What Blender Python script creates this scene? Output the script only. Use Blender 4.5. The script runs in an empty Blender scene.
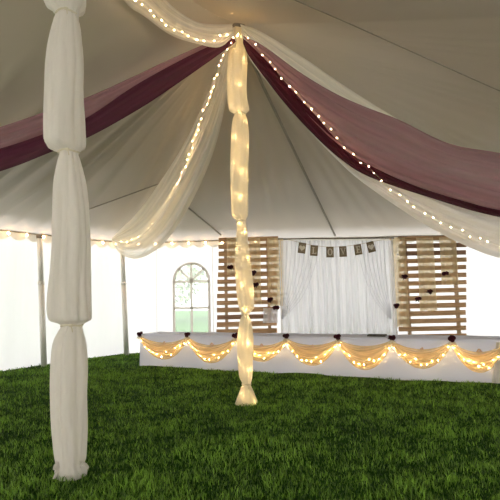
import bpy, bmesh, math, random
import numpy as np
from mathutils import Vector, Matrix, noise

random.seed(7)
S = bpy.context.scene
COL = S.collection

# ------------------------------------------------------------------ camera
FPX = 480.0
cam_d = bpy.data.cameras.new('camera')
cam = bpy.data.objects.new('camera', cam_d)
COL.objects.link(cam)
cam_d.sensor_fit = 'HORIZONTAL'
cam_d.sensor_width = 36.0
cam_d.lens = 36.0 * FPX / 500.0
cam_d.clip_start = 0.05
cam_d.clip_end = 300
PITCH, ROLL = math.radians(5.47), math.radians(1.37)
EYE = Vector((0, 0, 1.6))
MC = Matrix.Translation(EYE) @ Matrix.Rotation(math.radians(90) + PITCH, 4, 'X') @ Matrix.Rotation(-ROLL, 4, 'Z')
cam.matrix_world = MC
S.camera = cam
RC = MC.to_3x3()

# ------------------------------------------------------------------ world and exposure
W = bpy.data.worlds.new('overcast_sky')
S.world = W
W.use_nodes = True
wb = W.node_tree.nodes['Background']
_n, _l = W.node_tree.nodes, W.node_tree.links
_tc = _n.new('ShaderNodeTexCoord')
_dot = _n.new('ShaderNodeVectorMath'); _dot.operation = 'DOT_PRODUCT'; _dot.inputs[1].default_value = (0.72, 0.69, 0.0)
_mr = _n.new('ShaderNodeMapRange')                       # gradient added to the sky, brighter towards the far right, to shade wall folds
_mr.inputs['From Min'].default_value = -1; _mr.inputs['From Max'].default_value = 1
_mr.inputs['To Min'].default_value = 2.4; _mr.inputs['To Max'].default_value = 4.9
_l.new(_tc.outputs['Generated'], _dot.inputs[0]); _l.new(_dot.outputs['Value'], _mr.inputs['Value'])
_l.new(_mr.outputs[0], wb.inputs['Strength'])
wb.inputs['Color'].default_value = (0.97, 0.955, 1.0, 1)
# added fill lamp outside, behind the camera, brightens the front and left walls
fill_sun_d = bpy.data.lights.new('fill_sun', 'SUN'); fill_sun_d.energy = 23; fill_sun_d.angle = 0.02; fill_sun_d.color = (1.0, 0.97, 0.94)
fill_sun = bpy.data.objects.new('fill_sun', fill_sun_d); COL.objects.link(fill_sun)
fill_sun.rotation_euler = Vector((0.42, 0.80, -0.46)).to_track_quat('-Z', 'Y').to_euler()
S.view_settings.view_transform = 'Standard'
S.view_settings.look = 'None'
S.view_settings.exposure = 0.0
S.view_settings.gamma = 1.0
S.cycles.transparent_max_bounces = 24
S.cycles.max_bounces = 10
S.cycles.diffuse_bounces = 6
S.cycles.transmission_bounces = 10

# ------------------------------------------------------------------ survey helpers (camera frame -> place)
def ray(px, py):
    return (RC @ Vector(((px - 250) / FPX, -(py - 250) / FPX, -1.0))).normalized()

def at(px, py, Y):
    r = ray(px, py)
    return EYE + r * (Y / r.y)

def ground(px, py):
    r = ray(px, py)
    return EYE + r * (-EYE.z / r.z)

def up_from(px, py, z):
    r = ray(px, py)
    return EYE + r * ((z - EYE.z) / r.z)

# ------------------------------------------------------------------ materials
def nt(name):
    m = bpy.data.materials.new(name)
    m.use_nodes = True
    t = m.node_tree
    t.nodes.clear()
    return m, t, t.nodes, t.links

def fabric(name, col, alpha=1.0, trans=0.4, tcol=None, rough=0.8, streak=0.0, bump=0.0, scale=(4, 60), spec=0.0, noise_amt=0.0):
    """woven cloth: reflects and lets light through; alpha below 1 for open weaves; streaks follow the cloth's UVs (gathers)"""
    m, t, N, L = nt(name)
    out = N.new('ShaderNodeOutputMaterial')
    d = N.new('ShaderNodeBsdfDiffuse'); d.inputs['Color'].default_value = (*col, 1)
    tr = N.new('ShaderNodeBsdfTranslucent'); tr.inputs['Color'].default_value = (*(tcol or col), 1)
    mx = N.new('ShaderNodeMixShader'); mx.inputs[0].default_value = trans
    L.new(d.outputs[0], mx.inputs[1]); L.new(tr.outputs[0], mx.inputs[2])
    last = mx.outputs[0]
    uv = N.new('ShaderNodeUVMap')
    mp = N.new('ShaderNodeMapping'); mp.inputs['Scale'].default_value = (scale[0], scale[1], 1)
    L.new(uv.outputs[0], mp.inputs[0])
    nz = N.new('ShaderNodeTexNoise'); nz.inputs['Scale'].default_value = 1.0; nz.inputs['Detail'].default_value = 3
    L.new(mp.outputs[0], nz.inputs['Vector'])
    if bump:
        b = N.new('ShaderNodeBump'); b.inputs['Strength'].default_value = bump; b.inputs['Distance'].default_value = 0.05
        L.new(nz.outputs[0], b.inputs['Height'])
        L.new(b.outputs[0], d.inputs['Normal']); L.new(b.outputs[0], tr.inputs['Normal'])
    if spec:
        g = N.new('ShaderNodeBsdfGlossy'); g.inputs['Roughness'].default_value = 0.35
        g.inputs['Color'].default_value = (1, 1, 1, 1)
        m2 = N.new('ShaderNodeMixShader'); m2.inputs[0].default_value = spec
        L.new(last, m2.inputs[1]); L.new(g.outputs[0], m2.inputs[2]); last = m2.outputs[0]
    if alpha < 1:
        tp = N.new('ShaderNodeBsdfTransparent')
        m3 = N.new('ShaderNodeMixShader')
        L.new(tp.outputs[0], m3.inputs[1]); L.new(last, m3.inputs[2])
        if streak:
            mr = N.new('ShaderNodeMapRange')
            mr.inputs['From Min'].default_value = 0.3; mr.inputs['From Max'].default_value = 0.7
            mr.inputs['To Min'].default_value = max(0, alpha - streak); mr.inputs['To Max'].default_value = min(1, alpha + streak)
            L.new(nz.outputs[0], mr.inputs['Value']); L.new(mr.outputs[0], m3.inputs[0])
        else:
            m3.inputs[0].default_value = alpha
        last = m3.outputs[0]
    L.new(last, out.inputs[0])
    return m

def solid(name, c1, c2=None, scale=8.0, rough=0.6, metal=0.0, stretch=(1, 1, 1), spec=0.3, bump=0.0):
    m, t, N, L = nt(name)
    out = N.new('ShaderNodeOutputMaterial')
    p = N.new('ShaderNodeBsdfPrincipled')
    p.inputs['Roughness'].default_value = rough; p.inputs['Metallic'].default_value = metal
    p.inputs['Specular IOR Level'].default_value = spec
    tc = N.new('ShaderNodeTexCoord'); mp = N.new('ShaderNodeMapping'); mp.inputs['Scale'].default_value = stretch
    nz = N.new('ShaderNodeTexNoise'); nz.inputs['Scale'].default_value = scale; nz.inputs['Detail'].default_value = 4
    cr = N.new('ShaderNodeValToRGB')
    cr.color_ramp.elements[0].position = 0.3; cr.color_ramp.elements[1].position = 0.7
    cr.color_ramp.elements[0].color = (*c1, 1); cr.color_ramp.elements[1].color = (*(c2 or c1), 1)
    L.new(tc.outputs['Object'], mp.inputs[0]); L.new(mp.outputs[0], nz.inputs['Vector'])
    L.new(nz.outputs[0], cr.inputs[0]); L.new(cr.outputs[0], p.inputs['Base Color'])
    if bump:
        b = N.new('ShaderNodeBump'); b.inputs['Strength'].default_value = bump; b.inputs['Distance'].default_value = 0.01
        L.new(nz.outputs[0], b.inputs['Height']); L.new(b.outputs[0], p.inputs['Normal'])
    L.new(p.outputs[0], out.inputs[0])
    return m

def lamp_mat(name, col, strength):
    m, t, N, L = nt(name)
    out = N.new('ShaderNodeOutputMaterial'); e = N.new('ShaderNodeEmission')
    e.inputs['Color'].default_value = (*col, 1); e.inputs['Strength'].default_value = strength
    L.new(e.outputs[0], out.inputs[0])
    return m

M = {}
M['wall'] = fabric('white_vinyl_wall', (0.80, 0.79, 0.78), 1, 0.52, (0.88, 0.85, 0.84), bump=0.9, scale=(6, 0.8))
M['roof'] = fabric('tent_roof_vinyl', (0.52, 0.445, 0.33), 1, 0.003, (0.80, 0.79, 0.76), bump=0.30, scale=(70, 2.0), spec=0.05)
# translucency raised towards the eaves to put a bright band into the roof
_t = M['roof'].node_tree
_mix = [n for n in _t.nodes if n.type == 'MIX_SHADER' and any(l.from_node.type == 'BSDF_TRANSLUCENT' for l in n.inputs[2].links)][0]
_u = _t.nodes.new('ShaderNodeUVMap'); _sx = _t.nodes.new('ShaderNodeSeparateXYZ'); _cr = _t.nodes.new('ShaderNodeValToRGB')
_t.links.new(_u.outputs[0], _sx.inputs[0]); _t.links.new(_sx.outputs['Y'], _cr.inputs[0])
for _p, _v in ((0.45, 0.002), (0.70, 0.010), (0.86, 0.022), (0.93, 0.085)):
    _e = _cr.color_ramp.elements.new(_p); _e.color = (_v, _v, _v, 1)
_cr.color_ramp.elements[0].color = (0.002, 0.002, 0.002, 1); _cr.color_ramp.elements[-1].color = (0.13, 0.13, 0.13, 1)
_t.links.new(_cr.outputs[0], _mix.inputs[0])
M['valance'] = fabric('white_vinyl_valance', (0.80, 0.78, 0.72), 1, 0.30)
M['strap'] = solid('webbing_strap', (0.27, 0.24, 0.18), (0.34, 0.30, 0.23), 30)
M['rope'] = solid('eave_rope', (0.16, 0.13, 0.10), (0.30, 0.26, 0.20), 20)
M['white_sheer'] = fabric('white_organza', (0.97, 0.93, 0.83), 0.82, 0.5, (0.97, 0.91, 0.76), streak=0.2, scale=(2, 9))
M['white_dense'] = fabric('white_chiffon', (0.93, 0.90, 0.86), 0.95, 0.45, (0.95, 0.90, 0.80), streak=0.05, scale=(7, 7), bump=0.9)
M['pole_sheer'] = fabric('white_pole_chiffon', (0.90, 0.86, 0.76), 0.985, 0.62, (0.97, 0.90, 0.72), streak=0.02, scale=(14, 5), bump=0.4)
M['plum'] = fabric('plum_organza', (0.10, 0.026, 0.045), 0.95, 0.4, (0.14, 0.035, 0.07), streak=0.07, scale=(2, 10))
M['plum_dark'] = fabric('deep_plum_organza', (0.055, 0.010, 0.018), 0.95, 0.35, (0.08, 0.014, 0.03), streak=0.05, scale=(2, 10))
M['plum_sheer'] = fabric('sheer_plum_organza', (0.33, 0.15, 0.19), 0.76, 0.45, (0.46, 0.23, 0.28), streak=0.14, scale=(1.5, 7))
M['linen'] = fabric('white_table_linen', (0.84, 0.86, 1.0), 1, 0.10, bump=0.35, scale=(7, 5))
M['curtain'] = fabric('white_voile_curtain', (0.90, 0.91, 0.97), 0.86, 0.86, (0.98, 0.98, 1.0), streak=0.12, scale=(0.6, 14))
M['tulle_beige'] = fabric('beige_tulle', (0.88, 0.70, 0.42), 0.88, 0.5, (0.95, 0.78, 0.50), streak=0.08, scale=(6, 3))
M['tulle_peach'] = fabric('peach_tulle', (1.0, 0.80, 0.50), 0.62, 0.6, (1.0, 0.80, 0.46), streak=0.22, scale=(3, 12))
M['knot'] = fabric('dusty_peach_knot', (0.70, 0.50, 0.38), 1, 0.2)
M['strand'] = solid('white_string', (0.70, 0.70, 0.74), None)
M['tie'] = solid('cream_ribbon', (0.70, 0.63, 0.46), (0.78, 0.72, 0.56), 20)
M['pole'] = solid('painted_metal_pole', (0.80, 0.77, 0.72), (0.86, 0.83, 0.78), 6, 0.45, 0.2)
M['cpole'] = solid('wooden_centre_pole', (0.42, 0.34, 0.24), (0.50, 0.42, 0.30), 6, stretch=(1, 1, 0.1))
M['wood'] = solid('pallet_wood', (0.42, 0.23, 0.11), (0.68, 0.43, 0.24), 5, 0.75, stretch=(0.5, 4, 9), bump=0.2)
M['wood_dark'] = solid('dark_pallet_wood', (0.24, 0.13, 0.08), (0.40, 0.24, 0.15), 5, 0.75, stretch=(0.5, 4, 9))
M['wood_stringer'] = solid('stringer_wood', (0.42, 0.29, 0.18), (0.58, 0.42, 0.27), 5, 0.75, stretch=(4, 4, 0.6))
M['rose'] = solid('burgundy_petals', (0.045, 0.006, 0.012), (0.11, 0.012, 0.025), 30, 0.6)
M['leaf'] = solid('dark_leaf', (0.03, 0.035, 0.015), (0.06, 0.06, 0.03), 30, 0.5)
M['kraft'] = solid('brown_kraft_card', (0.17, 0.12, 0.065), (0.23, 0.165, 0.095), 40, 0.9)
M['kraft_in'] = solid('inner_brown_card', (0.26, 0.205, 0.13), (0.32, 0.26, 0.17), 40, 0.9)
M['cream'] = solid('cream_paper', (0.72, 0.66, 0.54), None, rough=0.9)
M['twine'] = solid('twine', (0.45, 0.36, 0.22), None)
M['wire'] = solid('thin_wire', (0.55, 0.48, 0.34), None)
M['dark'] = solid('dark_tray', (0.05, 0.045, 0.04), (0.08, 0.07, 0.06), 20, 0.5)
M['muntin'] = fabric('grey_window_tape', (0.62, 0.58, 0.54), 1, 0.8, (0.72, 0.68, 0.64))
M['fairy'] = lamp_mat('fairy_bulb_glow', (1.0, 0.66, 0.32), 420)
M['fairy_dim'] = lamp_mat('sheathed_bulb_glow', (1.0, 0.64, 0.24), 190)
M['fairy_pole'] = lamp_mat('sleeve_bulb_glow', (1.0, 0.66, 0.28), 130)
M['globe'] = lamp_mat('globe_bulb_glow', (1.0, 0.62, 0.28), 34)
M['bark'] = solid('bark', (0.10, 0.08, 0.06), (0.16, 0.13, 0.1), 10)
M['foliage'] = solid('foliage', (0.14, 0.20, 0.10), (0.24, 0.32, 0.16), 3)

def grass_mat(name, dark, light, rough=0.5, spec=0.4, blades=False):
    m, t, N, L = nt(name)
    out = N.new('ShaderNodeOutputMaterial'); p = N.new('ShaderNodeBsdfPrincipled')
    p.inputs['Roughness'].default_value = rough; p.inputs['Specular IOR Level'].default_value = spec
    tc = N.new('ShaderNodeTexCoord')
    n1 = N.new('ShaderNodeTexNoise'); n1.inputs['Scale'].default_value = 1.3; n1.inputs['Detail'].default_value = 4
    n2 = N.new('ShaderNodeTexNoise'); n2.inputs['Scale'].default_value = 55; n2.inputs['Detail'].default_value = 2
    L.new(tc.outputs['Object'], n1.inputs['Vector']); L.new(tc.outputs['Object'], n2.inputs['Vector'])
    ad = N.new('ShaderNodeMath'); ad.operation = 'ADD'
    L.new(n1.outputs[0], ad.inputs[0]); L.new(n2.outputs[0], ad.inputs[1])
    if blades:
        at_ = N.new('ShaderNodeAttribute'); at_.attribute_name = 'tone'
        m2 = N.new('ShaderNodeMath'); m2.operation = 'ADD'
        L.new(at_.outputs['Fac'], m2.inputs[0]); L.new(n1.outputs[0], m2.inputs[1])
        ad = m2
    mr = N.new('ShaderNodeMapRange'); mr.inputs['From Min'].default_value = 0.62; mr.inputs['From Max'].default_value = 1.45
    L.new(ad.outputs[0], mr.inputs['Value'])
    cr = N.new('ShaderNodeValToRGB')
    cr.color_ramp.elements[0].color = (*dark, 1); cr.color_ramp.elements[1].color = (*light, 1)
    L.new(mr.outputs[0], cr.inputs[0]); L.new(cr.outputs[0], p.inputs['Base Color'])
    L.new(p.outputs[0], out.inputs[0])
    return m
M['grass'] = grass_mat('grass_blades', (0.016, 0.056, 0.002), (0.25, 0.46, 0.045), blades=True)
M['soil'] = grass_mat('lawn_floor', (0.012, 0.045, 0.005), (0.04, 0.11, 0.015), 0.9, 0.05)

def pane_mat():
    m, t, N, L = nt('clear_vinyl_pane')
    out = N.new('ShaderNodeOutputMaterial')
    tp = N.new('ShaderNodeBsdfTransparent'); tp.inputs['Color'].default_value = (0.93, 0.95, 0.93, 1)
    tl = N.new('ShaderNodeBsdfTranslucent'); tl.inputs['Color'].default_value = (0.75, 0.78, 0.74, 1)
    g = N.new('ShaderNodeBsdfGlossy'); g.inputs['Roughness'].default_value = 0.15
    a = N.new('ShaderNodeMixShader'); a.inputs[0].default_value = 0.34
    b = N.new('ShaderNodeMixShader'); b.inputs[0].default_value = 0.04
    L.new(tp.outputs[0], a.inputs[1]); L.new(tl.outputs[0], a.inputs[2])
    L.new(a.outputs[0], b.inputs[1]); L.new(g.outputs[0], b.inputs[2]); L.new(b.outputs[0], out.inputs[0])
    return m
M['pane'] = pane_mat()

# ------------------------------------------------------------------ object helpers
def tag(o, label=None, cat=None, group=None, kind=None):
    if label: o['label'] = label
    if cat: o['category'] = cat
    if group: o['group'] = group
    if kind: o['kind'] = kind
    return o

def thing(name, label, cat, loc=(0, 0, 0), rz=0, group=None):
    o = bpy.data.objects.new(name, None)
    o.empty_display_size = 0.1
    COL.objects.link(o); o.location = loc; o.rotation_euler = (0, 0, rz)
    return tag(o, label, cat, group)

def link(name, me, mat, parent=None, smooth=False):
    if mat is not None: me.materials.append(mat)
    if smooth:
        me.polygons.foreach_set('use_smooth', [True] * len(me.polygons))
    o = bpy.data.objects.new(name, me)
    COL.objects.link(o)
    if parent is not None:
        o.parent = parent
    return o

def obj(name, bm, mat, parent=None, smooth=False):
    bmesh.ops.recalc_face_normals(bm, faces=bm.faces)
    me = bpy.data.meshes.new(name); bm.to_mesh(me); bm.free()
    return link(name, me, mat, parent, smooth)

def box(bm, c, s, rot=None, bevel=0.0):
    r = bmesh.ops.create_cube(bm, size=1.0)
    vs = r['verts']
    mt = Matrix.Translation(c) @ (rot or Matrix.Identity(4)) @ Matrix.Diagonal((s[0], s[1], s[2], 1))
    bmesh.ops.transform(bm, matrix=mt, verts=vs)
    if bevel:
        es = list({e for v in vs for e in v.link_edges})
        bmesh.ops.bevel(bm, geom=es, offset=bevel, segments=2, affect='EDGES', profile=0.5)

def tube(bm, pts, r, n=8, closed_ends=True):
    pts = [Vector(p) for p in pts]
    rings = []
    up = Vector((0, 0, 1))
    for i, p in enumerate(pts):
        a = pts[max(0, i - 1)]; b = pts[min(len(pts) - 1, i + 1)]
        d = (b - a).normalized() if (b - a).length > 1e-9 else up
        u = d.cross(up)
        if u.length < 1e-3: u = d.cross(Vector((1, 0, 0)))
        u.normalize(); v = d.cross(u).normalized()
        rr = r[i] if isinstance(r, (list, tuple)) else r
        rings.append([bm.verts.new(p + (u * math.cos(2 * math.pi * k / n) + v * math.sin(2 * math.pi * k / n)) * rr) for k in range(n)])
    for A, B in zip(rings[:-1], rings[1:]):
        for k in range(n):
            bm.faces.new((A[k], A[(k + 1) % n], B[(k + 1) % n], B[k]))
    if closed_ends:
        bm.faces.new(rings[0]); bm.faces.new(rings[-1][::-1])

def grid_mesh(name, rows, close_v=False):
    """rows: list of equal-length lists of points; UV u along rows index, v across"""
    nu, nv = len(rows), len(rows[0])
    verts = [tuple(p) for r in rows for p in r]
    faces = []
    for i in range(nu - 1):
        for j in range(nv if close_v else nv - 1):
            j2 = (j + 1) % nv
            faces.append((i * nv + j, i * nv + j2, (i + 1) * nv + j2, (i + 1) * nv + j))
    me = bpy.data.meshes.new(name)
    me.from_pydata(verts, [], faces)
    uvl = me.uv_layers.new(name='UVMap')
    k = 0
    den_v = nv if close_v else nv - 1
    for i in range(nu - 1):
        for j in range(nv if close_v else nv - 1):
            for (a, b) in ((i, j), (i, j + 1), (i + 1, j + 1), (i + 1, j)):
                uvl.data[k].uv = (a / (nu - 1), b / den_v); k += 1
    me.update()
    return me

def catmull(pts, n):
    """resample a polyline of equal-dim tuples by a Catmull-Rom spline at n points"""
    P = [np.array(p, float) for p in pts]
    seg = [0.0]
    for a, b in zip(P[:-1], P[1:]): seg.append(seg[-1] + max(1e-6, np.linalg.norm(b - a)))
    out = []
    for i in range(n):
        s = seg[-1] * i / (n - 1)
        k = max(0, min(len(P) - 2, next((q for q in range(len(seg) - 1) if seg[q + 1] >= s), len(P) - 2)))
        t = (s - seg[k]) / (seg[k + 1] - seg[k])
        p0 = P[k - 1] if k > 0 else 2 * P[0] - P[1]
        p1, p2 = P[k], P[k + 1]
        p3 = P[k + 2] if k + 2 < len(P) else 2 * P[-1] - P[-2]
        out.append(0.5 * ((2 * p1) + (-p0 + p2) * t + (2 * p0 - 5 * p1 + 4 * p2 - p3) * t * t + (-p0 + 3 * p1 - 3 * p2 + p3) * t ** 3))
    return out

# ------------------------------------------------------------------ the tent
EAVE = 3.3
PEAK = 5.95
_g = ground(246.5, 404); P1 = Vector((_g.x, _g.y))
_g = ground(70.5, 477); P2 = Vector((_g.x, _g.y))
POLY = [Vector(p) for p in ((-3.80, 14.35), (-5.36, 12.1), (-7.3, 8.9), (-9.2, 5.6), (-9.2, -6.5), (9.6, -6.5), (9.6, 8.0), (8.6, 14.4))]

def seg_closest(p):
    d = P2 - P1
    t = max(0.0, min(1.0, (p - P1).dot(d) / d.dot(d)))
    return P1 + d * t, t

def ray_poly(c, d):
    best = None
    for a, b in zip(POLY, POLY[1:] + POLY[:1]):
        e = b - a
        den = d.x * e.y - d.y * e.x
        if abs(den) < 1e-9: continue
        w = a - c
        t = (w.x * e.y - w.y * e.x) / den
        u = (w.x * d.y - w.y * d.x) / den
        if t > 1e-6 and -1e-6 <= u <= 1 + 1e-6 and (best is None or t < best): best = t
    return best or 1.0

def ceil_z(x, y):
    p = Vector((x, y)); c, s = seg_closest(p)
    d = p - c
    l = d.length
    if l < 1e-6: t = 0.0
    else:
        t = min(1.0, l / ray_poly(c, d / l))
    top = PEAK - 0.30 * math.sin(math.pi * s)
    return EAVE + (top - EAVE) * (1 - t) ** 1.28

def hit_ceiling(px, py, drop=0.0):
    r = ray(px, py)
    t = 0.5
    while t < 40:
        p = EYE + r * t
        if p.z > ceil_z(p.x, p.y) - drop: return p
        t += 0.02
    return p

def eave_points(step):
    """points round the eave with running length"""
    pts = []; run = 0.0
    for a, b in zip(POLY, POLY[1:] + POLY[:1]):
        L_ = (b - a).length; n = max(1, round(L_ / step))
        for i in range(n):
            pts.append((a.lerp(b, i / n), run + L_ * i / n, (b - a).normalized()))
        run += L_
    pts.append((POLY[0].copy(), run, (POLY[1] - POLY[0]).normalized()))
    return pts

# floor
bm = bmesh.new()
bmesh.ops.create_grid(bm, x_segments=60, y_segments=60, size=60)
floor = obj('floor', bm, M['soil']); floor['kind'] = 'structure'

# ceiling
ring = eave_points(0.09)
NT = 40
rows = []
for (e, run, d) in ring:
    c, s = seg_closest(e)
    row = []
    for k in range(NT + 1):
        t = k / NT
        p = c.lerp(e, t)
        z = EAVE + (PEAK - 0.30 * math.sin(math.pi * s) - EAVE) * (1 - t) ** 1.28
        w = t * t
        cr_amp = 0.24 * math.exp(-((run - 5.0) / 3.0) ** 2)
        z += cr_amp * w * (1 - t) * 4 * (abs(math.sin(run * 5.0 + 1.1 * math.sin(run * 1.3) + 1.5 * t)) ** 0.5 - 0.6)
        z += 0.020 * w * math.sin(run * 9.0 + 2 * math.sin(run * 1.7)) * (1 - t) * 4 + 0.012 * w * math.sin(run * 5.3)* (1 - t) * 4
        row.append((p.x, p.y, z))
    rows.append(row)
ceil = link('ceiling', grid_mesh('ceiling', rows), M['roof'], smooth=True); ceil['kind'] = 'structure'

# walls
def wall(name, a, b, wavy=0.05, zt=EAVE, zb=0.0, uvoff=0):
    n = max(2, round((b - a).length / 0.07))
    d = (b - a).normalized(); nrm = Vector((-d.y, d.x))
    L_ = (b - a).length
    rows = []
    for i in range(n + 1):
        s = L_ * i / n
        p = a.lerp(b, i / n)
        row = []
        for k in range(9):
            h = k / 8
            off = wavy * (1 - h) ** 0.6 * (math.sin(s * 3.1 + 1.3 * math.sin(s * 0.9 + uvoff)) + 0.5 * math.sin(s * 8.7 + h)) * min(1, s * 2, (L_ - s) * 2)
            row.append((p.x + nrm.x * off, p.y + nrm.y * off, zb + (zt - zb) * h))
        rows.append(row)
    return grid_mesh(name, rows)

def join_meshes(name, mes):
    bm = bmesh.new()
    for me in mes: bm.from_mesh(me)
    o = bpy.data.meshes.new(name); bm.to_mesh(o); bm.free()
    return o
o = link('wall_left', join_meshes('wall_left', [wall('w', POLY[0], POLY[1]), wall('w', POLY[1], POLY[2], uvoff=2), wall('w', POLY[2], POLY[3]), wall('w', POLY[3], POLY[4])]), M['wall'], smooth=True); o['kind'] = 'structure'
o = link('wall_front', wall('w', POLY[4], POLY[5]), M['wall'], smooth=True); o['kind'] = 'structure'
o = link('wall_right', join_meshes('wall_right', [wall('w', POLY[5], POLY[6]), wall('w', POLY[6], POLY[7])]), M['wall'], smooth=True); o['kind'] = 'structure'

# back wall with the arched window opening
BA, BB = POLY[0], POLY[7]
bd = (BB - BA).normalized()
def back_s(px):
    best = None
    lo, hi = 0.0, (BB - BA).length
    for _ in range(50):
        mid = (lo + hi) / 2
        p = BA + bd * mid
        q = at(px, 290, p.y)
        if q.x > p.x: lo = mid
        else: hi = mid
    return lo
ws0, ws1 = back_s(174.0), back_s(209.0)
wr = (ws1 - ws0) / 2; wc = (ws0 + ws1) / 2
wy = (BA + bd * wc).y
w_top = at(191, 263.5, wy).z; w_bot = at(191, 340, wy).z
w_spring = w_top - wr
def bp(s, z, off=0.0):
    p = BA + bd * s
    return Vector((p.x + bd.y * off, p.y - bd.x * off, z))     # +off towards the room
Lb = (BB - BA).length
left_me = wall('w', BA, BA + bd * (ws0 - 0.12))
right_me = wall('w', BA + bd * (ws1 + 0.12), BB, uvoff=1)
bm = bmesh.new()
NA = 24
arch = [(wc - wr * math.cos(math.pi * k / NA), w_spring + wr * math.sin(math.pi * k / NA)) for k in range(NA + 1)]
for (x0, z0), (x1, z1) in zip(arch[:-1], arch[1:]):
    bm.faces.new([bm.verts.new(bp(*q)) for q in ((x0, z0), (x1, z1), (x1, EAVE), (x0, EAVE))])
for q4 in (((ws0, 0), (ws1, 0), (ws1, w_bot), (ws0, w_bot)), ((ws0 - 0.12, 0), (ws0, 0), (ws0, EAVE), (ws0 - 0.12, EAVE)), ((ws1, 0), (ws1 + 0.12, 0), (ws1 + 0.12, EAVE), (ws1, EAVE))):
    bm.faces.new([bm.verts.new(bp(*q)) for q in q4])
uvl = bm.loops.layers.uv.new('UVMap')
bmesh.ops.remove_doubles(bm, verts=bm.verts, dist=1e-5)
mid_me = bpy.data.meshes.new('w'); bm.to_mesh(mid_me); bm.free()
o = link('wall_back', join_meshes('wall_back', [left_me, mid_me, right_me]), M['wall'], smooth=True); o['kind'] = 'structure'

# window: taped muntins and the clear pane
def strip(bm, a, b, w, t=0.006):
    a = Vector(a); b = Vector(b); d = (b - a).normalized()
    n = Vector((-d.y, d.x)) * w / 2
    lo = [a - n, b - n, b + n, a + n]
    f = [bm.verts.new(bp(q.x, q.y, 0.004)) for q in lo]; g = [bm.verts.new(bp(q.x, q.y, 0.004 + t)) for q in lo]
    bm.faces.new(f[::-1]); bm.faces.new(g)
    for k in range(4): bm.faces.new((f[k], f[(k + 1) % 4], g[(k + 1) % 4], g[k]))
wroot = bpy.data.objects.new('window_1', None); COL.objects.link(wroot); wroot['kind'] = 'structure'
bm = bmesh.new()
for z in (w_spring - 0.02, at(191, 308, wy).z, w_bot): strip(bm, (ws0, z), (ws1, z), 0.075)
strip(bm, (wc, w_bot), (wc, w_top), 0.075)
for s in (-1, 1):
    strip(bm, (wc, w_spring), (wc + s * wr * 0.72, w_spring + wr * 0.72), 0.07)
    strip(bm, (wc + s * wr, w_bot), (wc + s * wr, w_spring), 0.075)
for q0, q1 in zip(arch[:-1], arch[1:]): strip(bm, q0, q1, 0.075)
obj('window_frame', bm, M['muntin'], wroot)
bm = bmesh.new()
fan = [bm.verts.new(bp(x, z)) for x, z in arch] + [bm.verts.new(bp(ws1, w_bot)), bm.verts.new(bp(ws0, w_bot))]
bm.faces.new(fan)
obj('pane', bm, M['pane'], wroot)

# scalloped valance under the eave (a strip just inside the walls)
def inset_path(a, b, inset, step):
    d = (b - a).normalized(); n = Vector((d.y, -d.x))
    c = Vector((0.0, 5.0))
    if (c - a).dot(n) < 0: n = -n
    k = max(1, round((b - a).length / step))
    return [(a.lerp(b, i / k) + n * inset, i / k * (b - a).length) for i in range(k + 1)]
mes = []
for a, b in ((POLY[2], POLY[1]), (POLY[1], POLY[0]), (POLY[0], POLY[7])):
    rows = []
    for p, s in inset_path(a, b, 0.06, 0.035):
        drop = 0.13 + 0.10 * abs(math.sin(math.pi * s / 0.42))
        wob = 0.012 * math.sin(s * 11)
        rows.append([(p.x, p.y - wob, EAVE + 0.015), (p.x, p.y + wob, EAVE - drop * 0.6), (p.x, p.y - wob, EAVE - drop)])
    mes.append(grid_mesh('v', rows))
o = link('trim_1', join_meshes('trim_1', mes), M['valance'], smooth=True); o['kind'] = 'structure'
# eave rope
bm = bmesh.new()
for a, b in ((POLY[2], POLY[1]), (POLY[1], POLY[0]), (POLY[0], POLY[7])):
    tube(bm, [(p.x, p.y, EAVE - 0.02 - 0.02 * abs(math.sin(s * 1.1))) for p, s in inset_path(a, b, 0.09, 0.25)], 0.016, 6)
o = obj('trim_2', bm, M['rope']); o['kind'] = 'structure'

# webbing straps sewn under the roof
def strap(name, pxs, w):
    pts = []
    for (x0, y0), (x1, y1) in zip(pxs[:-1], pxs[1:]):
        for i in range(12):
            pts.append((x0 + (x1 - x0) * i / 12, y0 + (y1 - y0) * i / 12))
    pts.append(pxs[-1])
    P = [hit_ceiling(x, y, 0.03) for x, y in pts]
    bm = bmesh.new()
    tube(bm, P, w, 6)
    o = obj(name, bm, M['strap']); o['kind'] = 'structure'
strap('trim_3', [(246, 46), (262, 84), (300, 163), (335, 235.5)], 0.030)
strap('trim_4', [(290, -2), (350, 24), (430, 60), (502, 92)], 0.008)
strap('trim_5', [(164, 182), (186, 206), (221, 235)], 0.022)
strap('trim_6', [(84, 211), (120, 198), (164, 182)], 0.014)

# welded seams on the walls
bm = bmesh.new()
for px in (157, 213):
    s_ = back_s(px); tube(bm, [bp(s_, 0.02, 0.07), bp(s_, 1.6, 0.05), bp(s_, EAVE - 0.2, 0.02)], 0.007, 5)
o = obj('trim_7', bm, M['muntin']); o['kind'] = 'structure'

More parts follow.
